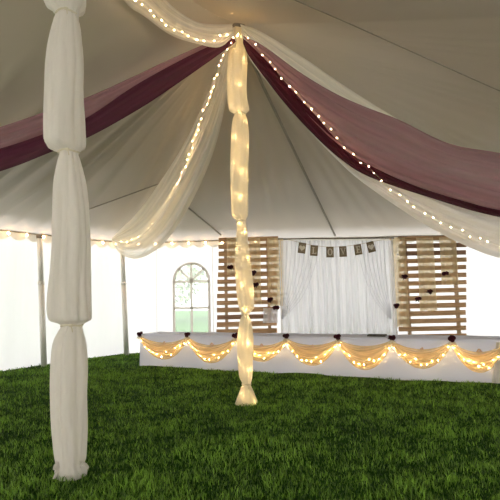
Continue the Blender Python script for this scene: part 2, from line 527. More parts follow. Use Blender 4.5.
# ------------------------------------------------------------------ grass blades (nobody could count them)
def grass():
    rng = np.random.default_rng(3)
    zones = ((2.2, 4.6, 3300), (4.6, 7.5, 2000), (7.5, 11.0, 1300), (11.0, 14.2, 900))
    X, Y = [], []
    for y0, y1, dens in zones:
        xm = 0.66 * y1 + 0.6
        n = int((y1 - y0) * 2 * xm * dens)
        x = rng.uniform(-xm, xm, n); y = rng.uniform(y0, y1, n)
        X.append(x); Y.append(y)
    x = np.concatenate(X); y = np.concatenate(Y)
    keep = np.ones(len(x), bool)
    # stay inside the tent walls
    for a, b in ((POLY[2], POLY[1]), (POLY[1], POLY[0]), (POLY[0], POLY[7]), (POLY[3], POLY[2])):
        dx, dy = b.x - a.x, b.y - a.y; l = math.hypot(dx, dy)
        side = (dx * (y - a.y) - dy * (x - a.x)) / l      # left of a->b is outside
        keep &= side < -0.03
    x, y = x[keep], y[keep]
    n = len(x)
    def wob(fx, fy, p):
        return np.sin(x * fx + 1.7 * np.sin(y * fy * .7 + p)) * np.sin(y * fy + 1.5 * np.sin(x * fx * .8 + 2 * p))
    lump = wob(3.1, 3.7, .3); lump2 = wob(9.5, 12.0, 1.1); lump3 = wob(24, 29, 2.2)
    h = np.clip(0.036 + 0.010 * lump + 0.015 * lump2 + 0.015 * lump3, 0.008, 0.09) * rng.uniform(0.55, 1.45, n)
    far = np.clip((y - 4) / 8, 0, 1)
    w = rng.uniform(0.0028, 0.0048, n) * (1 + 1.3 * far)
    a = rng.uniform(0, 2 * np.pi, n); la = rng.uniform(0, 2 * np.pi, n); lean = rng.uniform(0.1, 0.9, n) * h
    cx, sx = np.cos(a) * w, np.sin(a) * w
    lx, ly = np.cos(la) * lean, np.sin(la) * lean
    V = np.zeros((n, 5, 3), np.float32)
    V[:, 0] = np.stack([x - cx, y - sx, np.full(n, -0.004)], 1)
    V[:, 1] = np.stack([x + cx, y + sx, np.full(n, -0.004)], 1)
    V[:, 2] = np.stack([x + cx * .75 + lx * .35, y + sx * .75 + ly * .35, h * .6], 1)
    V[:, 3] = np.stack([x - cx * .75 + lx * .35, y - sx * .75 + ly * .35, h * .6], 1)
    V[:, 4] = np.stack([x + lx, y + ly, h], 1)
    base = (np.arange(n) * 5)[:, None]
    loops = np.concatenate([base + np.array([0, 1, 2, 3]), base + np.array([3, 2, 4])], 1).reshape(-1).astype(np.int32)
    me = bpy.data.meshes.new('grass')
    me.vertices.add(n * 5); me.vertices.foreach_set('co', V.reshape(-1))
    me.loops.add(n * 7); me.loops.foreach_set('vertex_index', loops)
    me.polygons.add(n * 2)
    st = (np.arange(n) * 7)[:, None] + np.array([0, 4])
    me.polygons.foreach_set('loop_start', st.reshape(-1).astype(np.int32))
    me.update(calc_edges=True); me.validate()
    tone = np.clip(0.42 + 0.14 * lump + 0.20 * lump2 + 0.22 * lump3 + rng.normal(0, 0.22, n), 0, 1)
    tone[rng.random(n) < 0.06] = 1.6
    at_ = me.attributes.new('tone', 'FLOAT', 'FACE')
    at_.data.foreach_set('value', np.repeat(tone, 2).astype(np.float32))
    o = link('grass', me, M['grass'])
    tag(o, 'short dark green lawn grass covering the ground inside the tent', 'grass', kind='stuff')
grass()

# ------------------------------------------------------------------ poles
def side_pole(px_top, py_top, px_bot, py_bot, label):
    g = ground(px_bot, py_bot)
    g *= 0.975; g.z = 0
    t = at(px_top, py_top, g.y); t.z = EAVE - 0.05
    root = thing('tent_side_pole', label, 'pole', (g.x, g.y, 0), 0, 'side poles along the tent wall')
    tt = t - Vector((g.x, g.y, 0))
    bm = bmesh.new(); tube(bm, [Vector((0, 0, 0)), tt * 0.64], 0.072, 14); obj('shaft', bm, M['pole'], root, True)
    bm = bmesh.new(); tube(bm, [tt * 0.62, tt * 0.635, tt * 0.64], [0.082, 0.082, 0.066], 14); obj('collar', bm, M['pole'], root, True)
    bm = bmesh.new(); tube(bm, [tt * 0.64, tt * 0.99], 0.064, 14); obj('upper_shaft', bm, M['pole'], root, True)
    bm = bmesh.new(); tube(bm, [tt * 0.975, tt], [0.075, 0.075], 14); obj('cap', bm, M['rope'], root, True)
side_pole(39.5, 233, 44, 365, 'pale metal side pole at left standing just beyond the big white draped pole')
side_pole(122, 245, 126.5, 354, 'pale metal side pole in the corner left of the arched window')

def centre_pole(label, p, top):
    root = thing('tent_centre_pole', label, 'pole', (p[0], p[1], 0), 0, 'tall centre poles holding the roof')
    bm = bmesh.new(); tube(bm, [(0, 0, 0), (0, 0, top)], 0.030, 16); obj('shaft', bm, M['pole'], root, True)
    bm = bmesh.new()
    tube(bm, [(0, 0, top - 0.05), (0, 0, top - 0.02), (0, 0, top + 0.0)], [0.09, 0.12, 0.12], 20)
    obj('crown_plate', bm, M['rope'], root, True)
    return root
centre_pole('centre pole wrapped in glowing lit fabric in the middle of the tent', (P1.x, P1.y), ceil_z(P1.x, P1.y) - 0.02)
centre_pole('nearer centre pole wrapped in unlit white fabric at left', (P2.x, P2.y), ceil_z(P2.x, P2.y) - 0.02)

def cloth_on_pole(name, label, cat, D, prof, mat, folds, twist, ties, seed, flare=0.25, fold_amp=0.10):
    """prof: (y px, left px, right px, fold factor); rows of rings round the pole axis"""
    rnd = random.Random(seed)
    P = catmull(prof, 190)
    base = ground((prof[-1][1] + prof[-1][2]) / 2, prof[-1][0])
    root = thing(name, label, cat, (base.x, D, 0), 0)
    NV = 72
    rows = []
    for i, (y, xl, xr) in enumerate(P):
        c = at((xl + xr) / 2, y, D); r = (at(xr, y, D) - at(xl, y, D)).length / 2
        z = c.z
        row = []
        for k in range(NV):
            th = 2 * math.pi * k / NV
            f = 1 + fold_amp * math.sin(folds * th + twist * z + 1.2 * math.sin(z * 1.7)) * 0.6 + fold_amp * 0.5 * math.sin((folds * 2 + 1) * th - twist * 0.7 * z)
            nz_ = noise.noise(Vector((1.6 * math.cos(th) + seed, 1.6 * math.sin(th), z * 1.1 + 0.5 * th * 0))) + 0.5 * noise.noise(Vector((3.5 * math.cos(th), 3.5 * math.sin(th) + seed, z * 2.6)))
            rr = r * (f + 1.5 * fold_amp * nz_)
            row.append((c.x + rr * math.cos(th) - base.x, c.y + rr * 0.92 * math.sin(th) - D, z))
        rows.append(row)
    link('cloth', grid_mesh('cloth', rows, True), mat, root, True)
    for (y, xl, xr) in ties:
        c = at((xl + xr) / 2, y, D); r = (at(xr, y, D) - at(xl, y, D)).length / 2
        bm = bmesh.new()
        pts = [(c.x - base.x + r * 1.04 * math.cos(a), c.y - D + r * 1.04 * math.sin(a), c.z + 0.006 * math.sin(3 * a)) for a in [2 * math.pi * q / 24 for q in range(25)]]
        tube(bm, pts, 0.009, 6)
        # a small knot with two tails facing the room
        box(bm, (c.x - base.x + r * 0.3, c.y - D - r * 1.12, c.z), (0.035, 0.02, 0.025), None, 0.006)
        tube(bm, [(c.x - base.x + r * 0.3, c.y - D - r * 1.12, c.z), (c.x - base.x + r * 0.45, c.y - D - r * 1.2, c.z - 0.03), (c.x - base.x + r * 0.5, c.y - D - r * 1.2, c.z - 0.06)], 0.005, 5)
        obj('tie', bm, M['tie'], root, True)
    return root

LP = [(-150, 56, 70), (-100, 44, 80), (-55, 43, 82), (-8, 45, 85), (3, 46, 85), (8, 48, 83), (12, 55, 79), (16, 57, 77), (24, 55, 79), (50, 50, 82), (90, 47, 84), (130, 45.5, 84), (142, 45.5, 84),
      (148, 49, 83), (151, 58, 79), (154, 60, 77), (162, 58, 79), (185, 55, 83), (215, 54, 86), (260, 52.5, 87), (300, 51, 88.5), (314, 51.5, 89), (320, 54, 89), (323, 61, 84), (326, 63, 81), (332, 60, 82), (345, 55.5, 84), (375, 53, 85), (410, 53, 84.5), (440, 55, 84), (458, 57, 83.5), (464, 58, 82), (468, 57, 84), (474, 57.5, 84.5), (479, 59, 83)]
lr = cloth_on_pole('pole_drape', 'unlit white fabric sleeve knotted round the near left pole, bunched on the grass', 'drape', P2.y, LP, M['white_dense'], 5, 0.5, [(15, 57, 77), (152.5, 59, 78), (325, 62, 82)], 4, fold_amp=0.10)
# loose hem ends and ribbon at the foot
for k, (pts, w) in enumerate((([(59, 463), (55, 467), (54, 471)], 0.05), ([(80, 463), (85, 463), (88, 467)], 0.05), ([(60, 472), (56, 475), (54, 480)], 0.045))):
    rows = []
    for (x, y) in catmull(pts, 8):
        c = at(x, y, P2.y - 0.10)
        rows.append([(c.x - lr.location.x, c.y - lr.location.y + 0.03 * math.sin(v * 5), max(0.012, c.z + w * (v - 0.5))) for v in (0, .33, .66, 1)])
    link('hem_tail', grid_mesh('hem_tail', rows), M['white_dense'], lr, True)

CP = [(24, 234, 240), (35, 231, 243), (50, 229, 246), (70, 228, 247), (95, 228, 247), (105, 229, 248), (110, 230, 248.5), (113, 234, 246), (115, 235, 245), (120, 233, 246.5), (140, 231.5, 248), (175, 230.5, 248.5), (205, 231, 248.5), (215, 232, 248), (219, 236, 246.5), (222, 237, 246), (235, 236.5, 247.5), (260, 235, 250), (285, 236, 253), (300, 238, 253.5), (309, 240, 253), (313, 241.5, 249), (316, 242, 248.5), (322, 240, 251), (340, 238, 253.5), (360, 238, 253), (376, 239.5, 252), (382, 242, 251), (385, 242.5, 250.5), (391, 240, 253), (399, 237, 256), (405, 235, 258)]
cr_ = cloth_on_pole('pole_drape', 'white sheer sleeve glowing with warm lights round the middle pole', 'drape', P1.y, CP, M['pole_sheer'], 4, 1.6, [(114, 234.5, 245.5), (221, 236.5, 246), (314.5, 241.5, 249), (384, 242.3, 250.7)], 9, fold_amp=0.085)

# ------------------------------------------------------------------ hanging swags from the crown
def keep_below(p, m=0.06):
    """slide a point towards the eye until it clears the roof"""
    d = (p - EYE)
    for k in range(60):
        if p.z < ceil_z(p.x, p.y) - m: return p
        d = d * 0.985
        p = EYE + d
    return p

def swag(root, name, top, bot, dz, mat, nfold=4, amp=0.05, n=90, nv=26, phase=0.0, belly=0.1, dshift=0.0):
    T = catmull(top, n); B = catmull(bot, n); Dn = catmull([(d,) for d in dz], n) if len(dz) > 2 else [(dz[0] + (dz[1] - dz[0]) * i / (n - 1),) for i in range(n)]
    rows = []
    for i in range(n):
        a = keep_below(at(T[i][0], T[i][1], Dn[i][0] + dshift)); b = keep_below(at(B[i][0], B[i][1], Dn[i][0] + dshift))
        wd = (b - a).length
        row = []
        for j in range(nv):
            v = j / (nv - 1)
            p = a.lerp(b, v)
            off = amp * min(1, wd * 1.3) * (math.sin(2 * math.pi * nfold * v + phase + 1.3 * math.sin(i * 0.05)) + 0.4 * math.sin(2 * math.pi * nfold * 2.3 * v + i * 0.06))
            off -= belly * wd * math.sin(math.pi * v)
            q = p + Vector((0, off, 0))
            if q.z > ceil_z(q.x, q.y) - 0.03: q = keep_below(q, 0.03)
            row.append(q - root.location)
        rows.append(row)
    return link(name, grid_mesh(name, rows), mat, root, True)

crown = Vector((P1.x, P1.y, ceil_z(P1.x, P1.y) - 0.15))
# left plum swag
r = thing('fabric_swag', 'plum purple swag sweeping from the middle pole top off to the left edge', 'swag', crown)
swag(r, 'gathered_band', [(234, 37), (205, 48), (165, 68), (130, 88), (85, 118), (45, 133), (0, 148), (-80, 168), (-180, 182), (-262, 190)],
     [(236, 42), (214, 58), (178, 83), (140, 108), (90, 136), (50, 152), (0, 171), (-80, 192), (-180, 200), (-262, 194)], (6.95, 7.5), M['plum'], 3, 0.03)
swag(r, 'sheer_layer', [(232, 34), (200, 46), (165, 61), (133, 76), (90, 95), (50, 109), (0, 126), (-80, 150), (-180, 172), (-262, 188)],
     [(235, 38), (208, 50), (170, 74), (133, 94), (88, 124), (48, 140), (0, 158), (-80, 178), (-180, 190), (-262, 192)], (6.95, 7.5), M['plum_sheer'], 4, 0.04, dshift=0.12)
# right white swag, behind the plum one
r = thing('fabric_swag', 'long white swag with lights under the purple swag at right', 'swag', crown)
swag(r, 'upper_layer', [(240, 24), (262, 32), (305, 58), (350, 88), (400, 119), (450, 146), (500, 168), (560, 186), (640, 196), (725, 198)],
     [(243, 34), (268, 68), (312, 112), (350, 150), (390, 176), (440, 196), (500, 212), (560, 218), (640, 215), (725, 204)], (6.95, 7.9), M['white_sheer'], 5, 0.03, dshift=0.12)
swag(r, 'lower_layer', [(241, 30), (268, 66), (310, 112), (350, 150), (390, 170), (440, 190), (500, 208), (560, 216), (640, 214), (725, 202)],
     [(242, 36), (252, 62), (300, 120), (345, 167), (378, 193), (425, 224), (465, 245), (510, 260), (600, 268), (680, 240), (725, 206)], (6.95, 7.9), M['white_dense'], 4, 0.04, dshift=0.10)
# right plum swag
r = thing('fabric_swag', 'wide plum purple swag sweeping from the middle pole top off to the right edge', 'swag', crown)
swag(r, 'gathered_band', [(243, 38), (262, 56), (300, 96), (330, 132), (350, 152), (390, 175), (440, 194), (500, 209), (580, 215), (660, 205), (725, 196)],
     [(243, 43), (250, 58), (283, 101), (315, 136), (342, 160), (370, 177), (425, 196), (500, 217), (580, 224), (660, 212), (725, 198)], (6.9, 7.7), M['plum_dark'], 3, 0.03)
swag(r, 'sheer_layer', [(244, 36), (264, 46), (298, 70), (332, 90), (366, 105), (400, 118), (450, 142), (500, 152), (580, 168), (660, 182), (725, 192)],
     [(243, 36), (256, 58), (288, 98), (320, 134), (348, 158), (380, 175), (430, 193), (500, 214), (580, 218), (660, 208), (725, 197)], (6.9, 7.7), M['plum_sheer'], 5, 0.05, dshift=0.04)
# left white swag to the back corner
r = thing('fabric_swag', 'white sheer swag with lights hanging from the middle pole top to the back left corner', 'swag', crown)
WLd = (7.0, 8.2, 9.6, 11.0, 12.2, 13.1)
swag(r, 'cloth', [(233, 34), (222, 58), (207, 94), (185, 140), (160, 182), (137, 214), (112, 238)],
     [(237, 40), (228, 90), (215, 145), (197, 190), (176, 228), (158, 249), (138, 259), (121, 254), (112, 242)], WLd, M['white_sheer'], 3, 0.06, belly=0.15)
swag(r, 'inner_layer', [(234, 36), (224, 62), (211, 100), (192, 146), (170, 188), (146, 220), (112, 239)],
     [(236, 39), (226, 80), (210, 130), (192, 178), (170, 218), (150, 240), (132, 250), (112, 241)], WLd, M['white_sheer'], 2, 0.05, belly=0.1, dshift=0.15)
# top swag between the two poles
r = thing('fabric_swag', 'white sheer swag with lights looping from the middle pole up out of frame', 'swag', crown)
swag(r, 'cloth', [(232, 24), (214, 24), (196, 21), (178, 10), (163, -4), (140, -32), (110, -75), (72, -135)],
     [(234, 36), (219, 47), (196, 43), (170, 34), (144, 15), (126, 2), (100, -35), (68, -125)], (6.95, 6.5, 6.0, 5.5, 5.0, 4.5), M['white_sheer'], 3, 0.04)

# ------------------------------------------------------------------ fairy lights
def bulb_mesh(name, r, mat, n=1):
    bm = bmesh.new(); bmesh.ops.create_icosphere(bm, subdivisions=n, radius=r)
    bmesh.ops.scale(bm, vec=(1, 1, 1.25), verts=bm.verts)
    me = bpy.data.meshes.new(name); bm.to_mesh(me); bm.free(); me.materials.append(mat)
    me.polygons.foreach_set('use_smooth', [True] * len(me.polygons))
    return me
FAIRY = bulb_mesh('fairy_bulb', 0.0042, M['fairy'])
FAIRY_IN = bulb_mesh('inner_bulb', 0.0065, M['fairy_dim'])
FAIRY_POLE = bulb_mesh('sleeve_bulb', 0.0075, M['fairy_pole'])
GLOBE = bulb_mesh('globe_bulb', 0.030, M['globe'], 2)

def light_string(label, pts, me, wire_r=0.0011, sag=None, origin=None, skip=(), wire_pts=None, group=None):
    origin = Vector(origin or pts[0])
    root = thing('fairy_light_string', label, 'string lights', origin, 0, group)
    bm = bmesh.new(); tube(bm, [p - origin for p in (wire_pts or pts)], wire_r, 4)
    obj('wire', bm, M['wire'], root)
    for i, p in enumerate(pts):
        if i in skip: continue
        b = bpy.data.objects.new('bulb', me); COL.objects.link(b); b.parent = root
        b.location = Vector(p) - origin + Vector((0, 0, -0.012))
        b.rotation_euler = (random.uniform(-.6, .6), random.uniform(-.6, .6), 0)
    return root

def px_string(cps, n, d0, d1, jit=1.2, dshift=-0.1, dz=None):
    P = catmull(cps, n); out = []
    D = catmull([(d,) for d in dz], n) if dz else [(d0 + (d1 - d0) * i / (n - 1),) for i in range(n)]
    for i, (x, y) in enumerate(P):
        out.append(keep_below(at(x + random.uniform(-jit, jit), y + random.uniform(-jit, jit), D[i][0] + dshift)))
    return out
light_string('warm string of lights running down the white swag toward the back left corner',
             px_string([(234, 38), (226, 52), (218, 72), (205, 108), (195, 138), (186, 163), (172, 193), (158, 216), (143, 234), (120, 242)], 38, 0, 0, 1.6, -0.48, WLd), FAIRY)
light_string('warm string of lights following the swags to the right edge of the photo',
             px_string([(240, 32), (257, 47), (275, 68), (295, 91), (314, 111), (335, 134), (353, 155), (369, 168), (390, 188), (409, 201), (429, 215), (455, 227), (480, 239), (505, 246), (540, 250)], 38, 6.9, 7.4, 1.8, -0.12), FAIRY)
light_string('warm string of lights in the loop of fabric above the middle pole',
             px_string([(236, 34), (224, 33), (212, 39), (199, 40), (184, 33), (171, 28), (160, 18), (150, 9), (138, 0), (120, -20)], 18, 0, 0, 1.5, -0.10, (6.95, 6.6, 6.2, 5.8, 5.5)), FAIRY)
# lights wound round the middle pole inside its sleeve
pts = []
prof = {round(y): (xl, xr) for y, xl, xr in catmull(CP, 600)}
n_in = 44
for i in range(n_in):
    y = 36 + (402 - 36) * i / (n_in - 1)
    xl, xr = prof.get(round(y), (240, 250))
    c = at((xl + xr) / 2, y, P1.y); rr = (at(xr, y, P1.y) - at(xl, y, P1.y)).length / 2
    rr = max(0.040, rr * 0.62)
    a = i * 1.9 + 0.5 * math.sin(i)
    pts.append(Vector((c.x + rr * math.cos(a), P1.y + rr * 0.9 * math.sin(a), max(0.05, c.z))))
wp = []
for a_, b_ in zip(pts[:-1], pts[1:]):
    for q in range(4):
        p = a_.lerp(b_, q / 4); ax = at(242, 200, P1.y)
        wp.append(p)
light_string('warm string of lights wound inside the sleeve of the middle pole', pts, FAIRY_POLE, origin=(P1.x, P1.y, 0), wire_pts=pts)

# globe lights along the eave
ep = []
for a, b in ((POLY[2], POLY[1]), (POLY[1], POLY[0]), (POLY[0], POLY[7])):
    q = [Vector((p.x, p.y, EAVE - 0.085)) for p, s in inset_path(a, b, 0.2, 0.49)]
    ep += q if not ep else q[1:]
ep = [p for p in ep if p.x > -6.9 and p.x < 0.6]
wire = []
for a, b in zip(ep[:-1], ep[1:]):
    for k in range(5): wire.append(a.lerp(b, k / 5) + Vector((0, 0, 0.045 - 0.02 * math.sin(math.pi * k / 5))))
wire.append(ep[-1] + Vector((0, 0, 0.045)))
light_string('string of round warm globe bulbs strung under the back and left eaves', ep, GLOBE, 0.006, wire_pts=wire)

# ------------------------------------------------------------------ head table cloth
TZ = 0.76
A = ground(141, 366.5); B = ground(505, 385.5)
d = (B - A).normalized()
B = A + d * ((B - A).length + 0.55)
nb = Vector((-d.y, d.x, 0))          # towards the back
TL = (B - A).length
TW = 0.76
root = thing('tablecloth', 'long white tablecloth over the head table, reaching the grass', 'tablecloth', (A.x, A.y, 0))
def skirt(s, h, off=0.0):
    """front skirt point: s along, h height"""
    lo = 1 - h / TZ
    w = 0.030 * lo * (math.sin(s * 4.1 + 0.8 * math.sin(s * 1.3)) + 0.45 * math.sin(s * 11.0 + 1)) + 0.004
    return d * s - nb * (w + 0.03 * lo + off) + Vector((0, 0, h))
rows = []
NS = 220
for i in range(NS + 1):
    s = TL * i / NS
    row = []
    hem = 0.022 + 0.014 * math.sin(s * 1.9) + 0.01 * math.sin(s * 5.1)
    for k in range(13):
        h = hem + (TZ - hem) * k / 12
        row.append(skirt(s, min(h, TZ - (0.012 if k == 12 else 0))))
    for k in range(9):
        v = k / 8
        row.append(d * s + nb * (0.012 + (TW - 0.024) * v) + Vector((0, 0, TZ + 0.003 * math.sin(s * 7 + v * 9))))
    for k in range(7):
        h = (TZ - 0.012) * (1 - k / 6) + 0.02 * (k / 6)
        row.append(d * s + nb * (TW + 0.02 * (k / 6) + 0.012 * (k / 6) * math.sin(s * 6)) + Vector((0, 0, h)))
    rows.append(row)
link('cover', grid_mesh('cover', rows), M['linen'], root, True)
for s0, sg, nm in ((0, -1, 'end_panel'), (TL, 1, 'end_panel')):
    er = []
    for i in range(21):
        v = i / 20; row = []
        for k in range(9):
            h = 0.02 + (TZ - 0.012 - 0.02) * k / 8
            lo = 1 - h / TZ
            row.append(d * (s0 + sg * lo * (0.03 + 0.02 * math.sin(v * 12))) + nb * (-0.03 * lo + (TW + 0.05 * lo) * v) + Vector((0, 0, h)))
        er.append(row)
    link(nm, grid_mesh(nm, er), M['linen'], root, True)

def table_s(px, py=336):
    """distance along the table's front edge seen at pixel column px"""
    lo, hi = -1.0, TL + 3
    for _ in range(50):
        mid = (lo + hi) / 2; p = A + d * mid
        q = at(px, py, p.y)
        if q.x > p.x: lo = mid
        else: hi = mid
    return lo
knots = [141.5, 188.5, 236.5, 287, 338, 391.5, 451, 504]
KS = [max(0.0, table_s(x)) for x in knots]
ordinals = ['first', 'second', 'third', 'fourth', 'fifth', 'sixth', 'seventh']
string_pts = []
for i in range(7):
    s0, s1 = KS[i], KS[i + 1]
    mid = (s0 + s1) / 2
    o3 = A + d * mid - nb * 0.06
    extra = {0: ', at the left end', 2: ', partly behind the lit pole', 6: ', at the right photo edge'}.get(i, ' from the left end')
    root = thing('tulle_swag', f'glowing peach tulle swag on the table, {ordinals[i]}{extra}', 'swag', (o3.x, o3.y, 0), 0, 'peach tulle swags on the table front')
    sagb = 0.47 + 0.04 * math.sin(i * 2.1); sagt = 0.15 + 0.03 * math.sin(i * 1.3)
    for layer in range(2):
        rows = []
        for u in range(41):
            t = u / 40; s = s0 + (s1 - s0) * t
            par = 1 - (2 * t - 1) ** 2
            par = par ** 0.85
            zt_ = TZ - 0.030 - sagt * par - 0.05 * layer * par; zb_ = TZ - 0.095 - sagb * par + 0.04 * layer * par
            row = []
            for v in range(15):
                w = v / 14
                h = zt_ + (zb_ - zt_) * w
                off = 0.03 + 0.035 * layer + 0.05 * par * math.sin(math.pi * w) + 0.012 * math.sin(w * 22 + 3 * t + i + layer * 2) * par
                row.append(A + skirt(s, max(h, 0.1), off) - o3.xyz * Vector((1, 1, 0)).x if False else (A + skirt(s, max(h, 0.1), off)) - Vector((o3.x, o3.y, 0)))
            rows.append(row)
        link('tulle', grid_mesh('tulle', rows), M['tulle_peach'], root, True)
    # little gathered knot pinned above the swag
    bm = bmesh.new()
    kc = A + skirt(mid + 0.02, TZ - 0.20, 0.03) - Vector((o3.x, o3.y, 0))
    for q in range(5):
        a = q * 1.256 + i
        pc = kc + d * 0.026 * math.cos(a) + Vector((0, 0, 0.026 * math.sin(a)))
        r_ = bmesh.ops.create_icosphere(bm, subdivisions=2, radius=0.020)
        bmesh.ops.transform(bm, matrix=Matrix.Translation(pc) @ Matrix.Rotation(a, 4, 'Y') @ Matrix.Diagonal((1.4, 0.5, 0.7, 1)), verts=r_['verts'])
    obj('knot', bm, M['knot'], root, True)
    nb_ = 11
    for q in range(nb_):
        t = (q + 0.5) / nb_
        par = (1 - (2 * t - 1) ** 2) ** 0.85
        h = TZ - 0.07 - (sagb * 0.80) * par + random.uniform(-0.045, 0.06) * (0.3 + par)
        string_pts.append(A + skirt(s0 + (s1 - s0) * t, h, 0.050 + 0.045 * par))
light_string('warm string of lights threaded through the peach swags on the table front', string_pts, FAIRY_IN)

# hanging tulle tail at the right end
ts = A + d * KS[7]
root = thing('tulle_tail', 'pale tulle tail hanging down the table front at the right edge', 'fabric', (ts.x, ts.y, 0))
rows = []
for k in range(18):
    h = TZ - 0.04 - (TZ - 0.08) * k / 17
    wdt = 0.05 + 0.10 * (k / 17)
    rows.append([(A + skirt(KS[7] - 0.10 + wdt * (v / 10 - 0.5) - 0.06 * k / 17, h, 0.05 + 0.015 * math.sin(v * 2.1 + k * .1))) - Vector((ts.x, ts.y, 0)) for v in range(11)])
link('cloth', grid_mesh('cloth', rows), M['white_dense'], root, True)

# tray
p = A + d * table_s(374, 335) + nb * 0.28
root = thing('tray', 'small flat dark tray lying on the white tabletop below the curtain', 'tray', (p.x, p.y, TZ + 0.004), math.atan2(d.y, d.x))
bm = bmesh.new(); box(bm, (0, 0, 0.008), (0.34, 0.2, 0.012), None, 0.003); obj('base', bm, M['dark'], root)
bm = bmesh.new()
for c, s in (((0, 0.095, 0.02), (0.34, 0.012, 0.03)), ((0, -0.095, 0.02), (0.34, 0.012, 0.03)), ((0.165, 0, 0.02), (0.012, 0.2, 0.03)), ((-0.165, 0, 0.02), (0.012, 0.2, 0.03))):
    box(bm, c, s, None, 0.003)
obj('rim', bm, M['dark'], root)

# ------------------------------------------------------------------ roses
def petal(bm, a, r, h, tilt, w):
    rows = []
    for i in range(5):
        t = i / 4; row = []
        for j in range(5):
            v = j / 4 - 0.5
            ang = a + v * w * (0.45 + 0.9 * math.sin(math.pi * min(1, t * 0.8 + 0.15)))
            rr = r * (0.25 + 0.75 * math.sin(t * math.pi / 2)) + tilt * t * t + 0.004 * abs(v) * t
            row.append(bm.verts.new((rr * math.cos(ang), rr * math.sin(ang), h * t - 0.5 * h * (v * v) * t)))
        rows.append(row)
    for A_, B_ in zip(rows[:-1], rows[1:]):
        for j in range(4): bm.faces.new((A_[j], A_[j + 1], B_[j + 1], B_[j]))
def rose_mesh():
    bm = bmesh.new()
    for ring_, (n, r, h, t) in enumerate(((3, 0.010, 0.050, -0.004), (4, 0.019, 0.050, 0.0), (5, 0.028, 0.045, 0.010), (6, 0.034, 0.034, 0.022))):
        for k in range(n): petal(bm, 2 * math.pi * k / n + ring_ * 0.7, r, h, t, 2.4 * math.pi / n)
    r_ = bmesh.ops.create_icosphere(bm, subdivisions=2, radius=0.018)
    bmesh.ops.translate(bm, vec=(0, 0, 0.012), verts=r_['verts'])
    me = bpy.data.meshes.new('blossom'); bm.to_mesh(me); bm.free(); me.materials.append(M['rose'])
    me.polygons.foreach_set('use_smooth', [True] * len(me.polygons))
    return me
def leaf_mesh():
    bm = bmesh.new()
    L_ = [(0, 0), (0.03, 0.018), (0.06, 0.02), (0.09, 0.01), (0.11, 0)]
    up = [bm.verts.new((x, y, 0.01 * math.sin(x * 30))) for x, y in L_]
    mid = [bm.verts.new((x, 0, -0.006 + 0.01 * math.sin(x * 30))) for x, y in L_[1:-1]]
    dn = [bm.verts.new((x, -y, 0.01 * math.sin(x * 30))) for x, y in L_[1:-1]]
    bm.faces.new((up[0], up[1], mid[0])); bm.faces.new((up[0], mid[0], dn[0]))
    for k in range(2):
        bm.faces.new((up[k + 1], up[k + 2], mid[k + 1], mid[k])); bm.faces.new((mid[k], mid[k + 1], dn[k + 1], dn[k]))
    bm.faces.new((up[3], up[4], mid[2])); bm.faces.new((mid[2], up[4], dn[2]))
    me = bpy.data.meshes.new('leaf'); bm.to_mesh(me); bm.free(); me.materials.append(M['leaf'])
    return me
ROSE, LEAF = rose_mesh(), leaf_mesh()
def rose_bunch(loc, label, group, sc=1.0, n=3, pin=0, seed=0):
    """n blossoms facing the room with leaves behind"""
    rnd = random.Random(seed)
    root = thing('rose_bunch', label, 'roses', loc, 0, group)
    if pin:
        bm = bmesh.new(); tube(bm, [(0, 0, 0), (0.0, pin * 0.6, -0.004), (0.0, pin, 0.0)], 0.006, 5); obj('pin', bm, M['leaf'], root)
    spots = [(-0.035, 0.0, 0.0), (0.035, -0.005, 0.012), (0.0, -0.012, -0.03), (0.0, 0.0, 0.045)][:n]
    for (x, y, z) in spots:
        b = bpy.data.objects.new('blossom', ROSE); COL.objects.link(b); b.parent = root
        b.location = (x * sc, y * sc - 0.01, z * sc); b.scale = (sc,) * 3
        b.rotation_euler = (math.radians(90 - 25 + rnd.uniform(-20, 20)), rnd.uniform(-.4, .4), rnd.uniform(-.5, .5))
    for k in range(4):
        l = bpy.data.objects.new('leaf', LEAF); COL.objects.link(l); l.parent = root
        a = rnd.uniform(0, 6.28)
        l.location = (0, 0.004, 0); l.scale = (sc * 0.8,) * 3
        l.rotation_euler = (math.radians(80), a, 0)
    return root
tl = ['at the far left corner of the white table', 'on the table edge below the arched window', 'on the table edge behind the lit middle pole', 'on the table edge below the left end of the curtain',
      'on the table edge below the middle of the curtain', 'on the table edge below the right end of the curtain', 'on the table edge below the right pallet screen']
for i in range(7):
    p = A + d * KS[i] - nb * 0.05 + Vector((0, 0, TZ + 0.005))
    rb = rose_bunch(p, 'dark burgundy rose bunch ' + tl[i], 'burgundy rose bunches along the table edge', 0.80, 3, seed=i)
    bm = bmesh.new()
    for q in range(4):
        a = q * 0.8 - 1.2
        tube(bm, [(0, -0.02, -0.03), (0.05 * math.sin(a), -0.04, -0.07), (0.09 * math.sin(a), -0.04, -0.10 - 0.02 * (q % 2))], [0.012, 0.018, 0.006], 6)
    obj('ribbon', bm, M['tie'], rb, True)

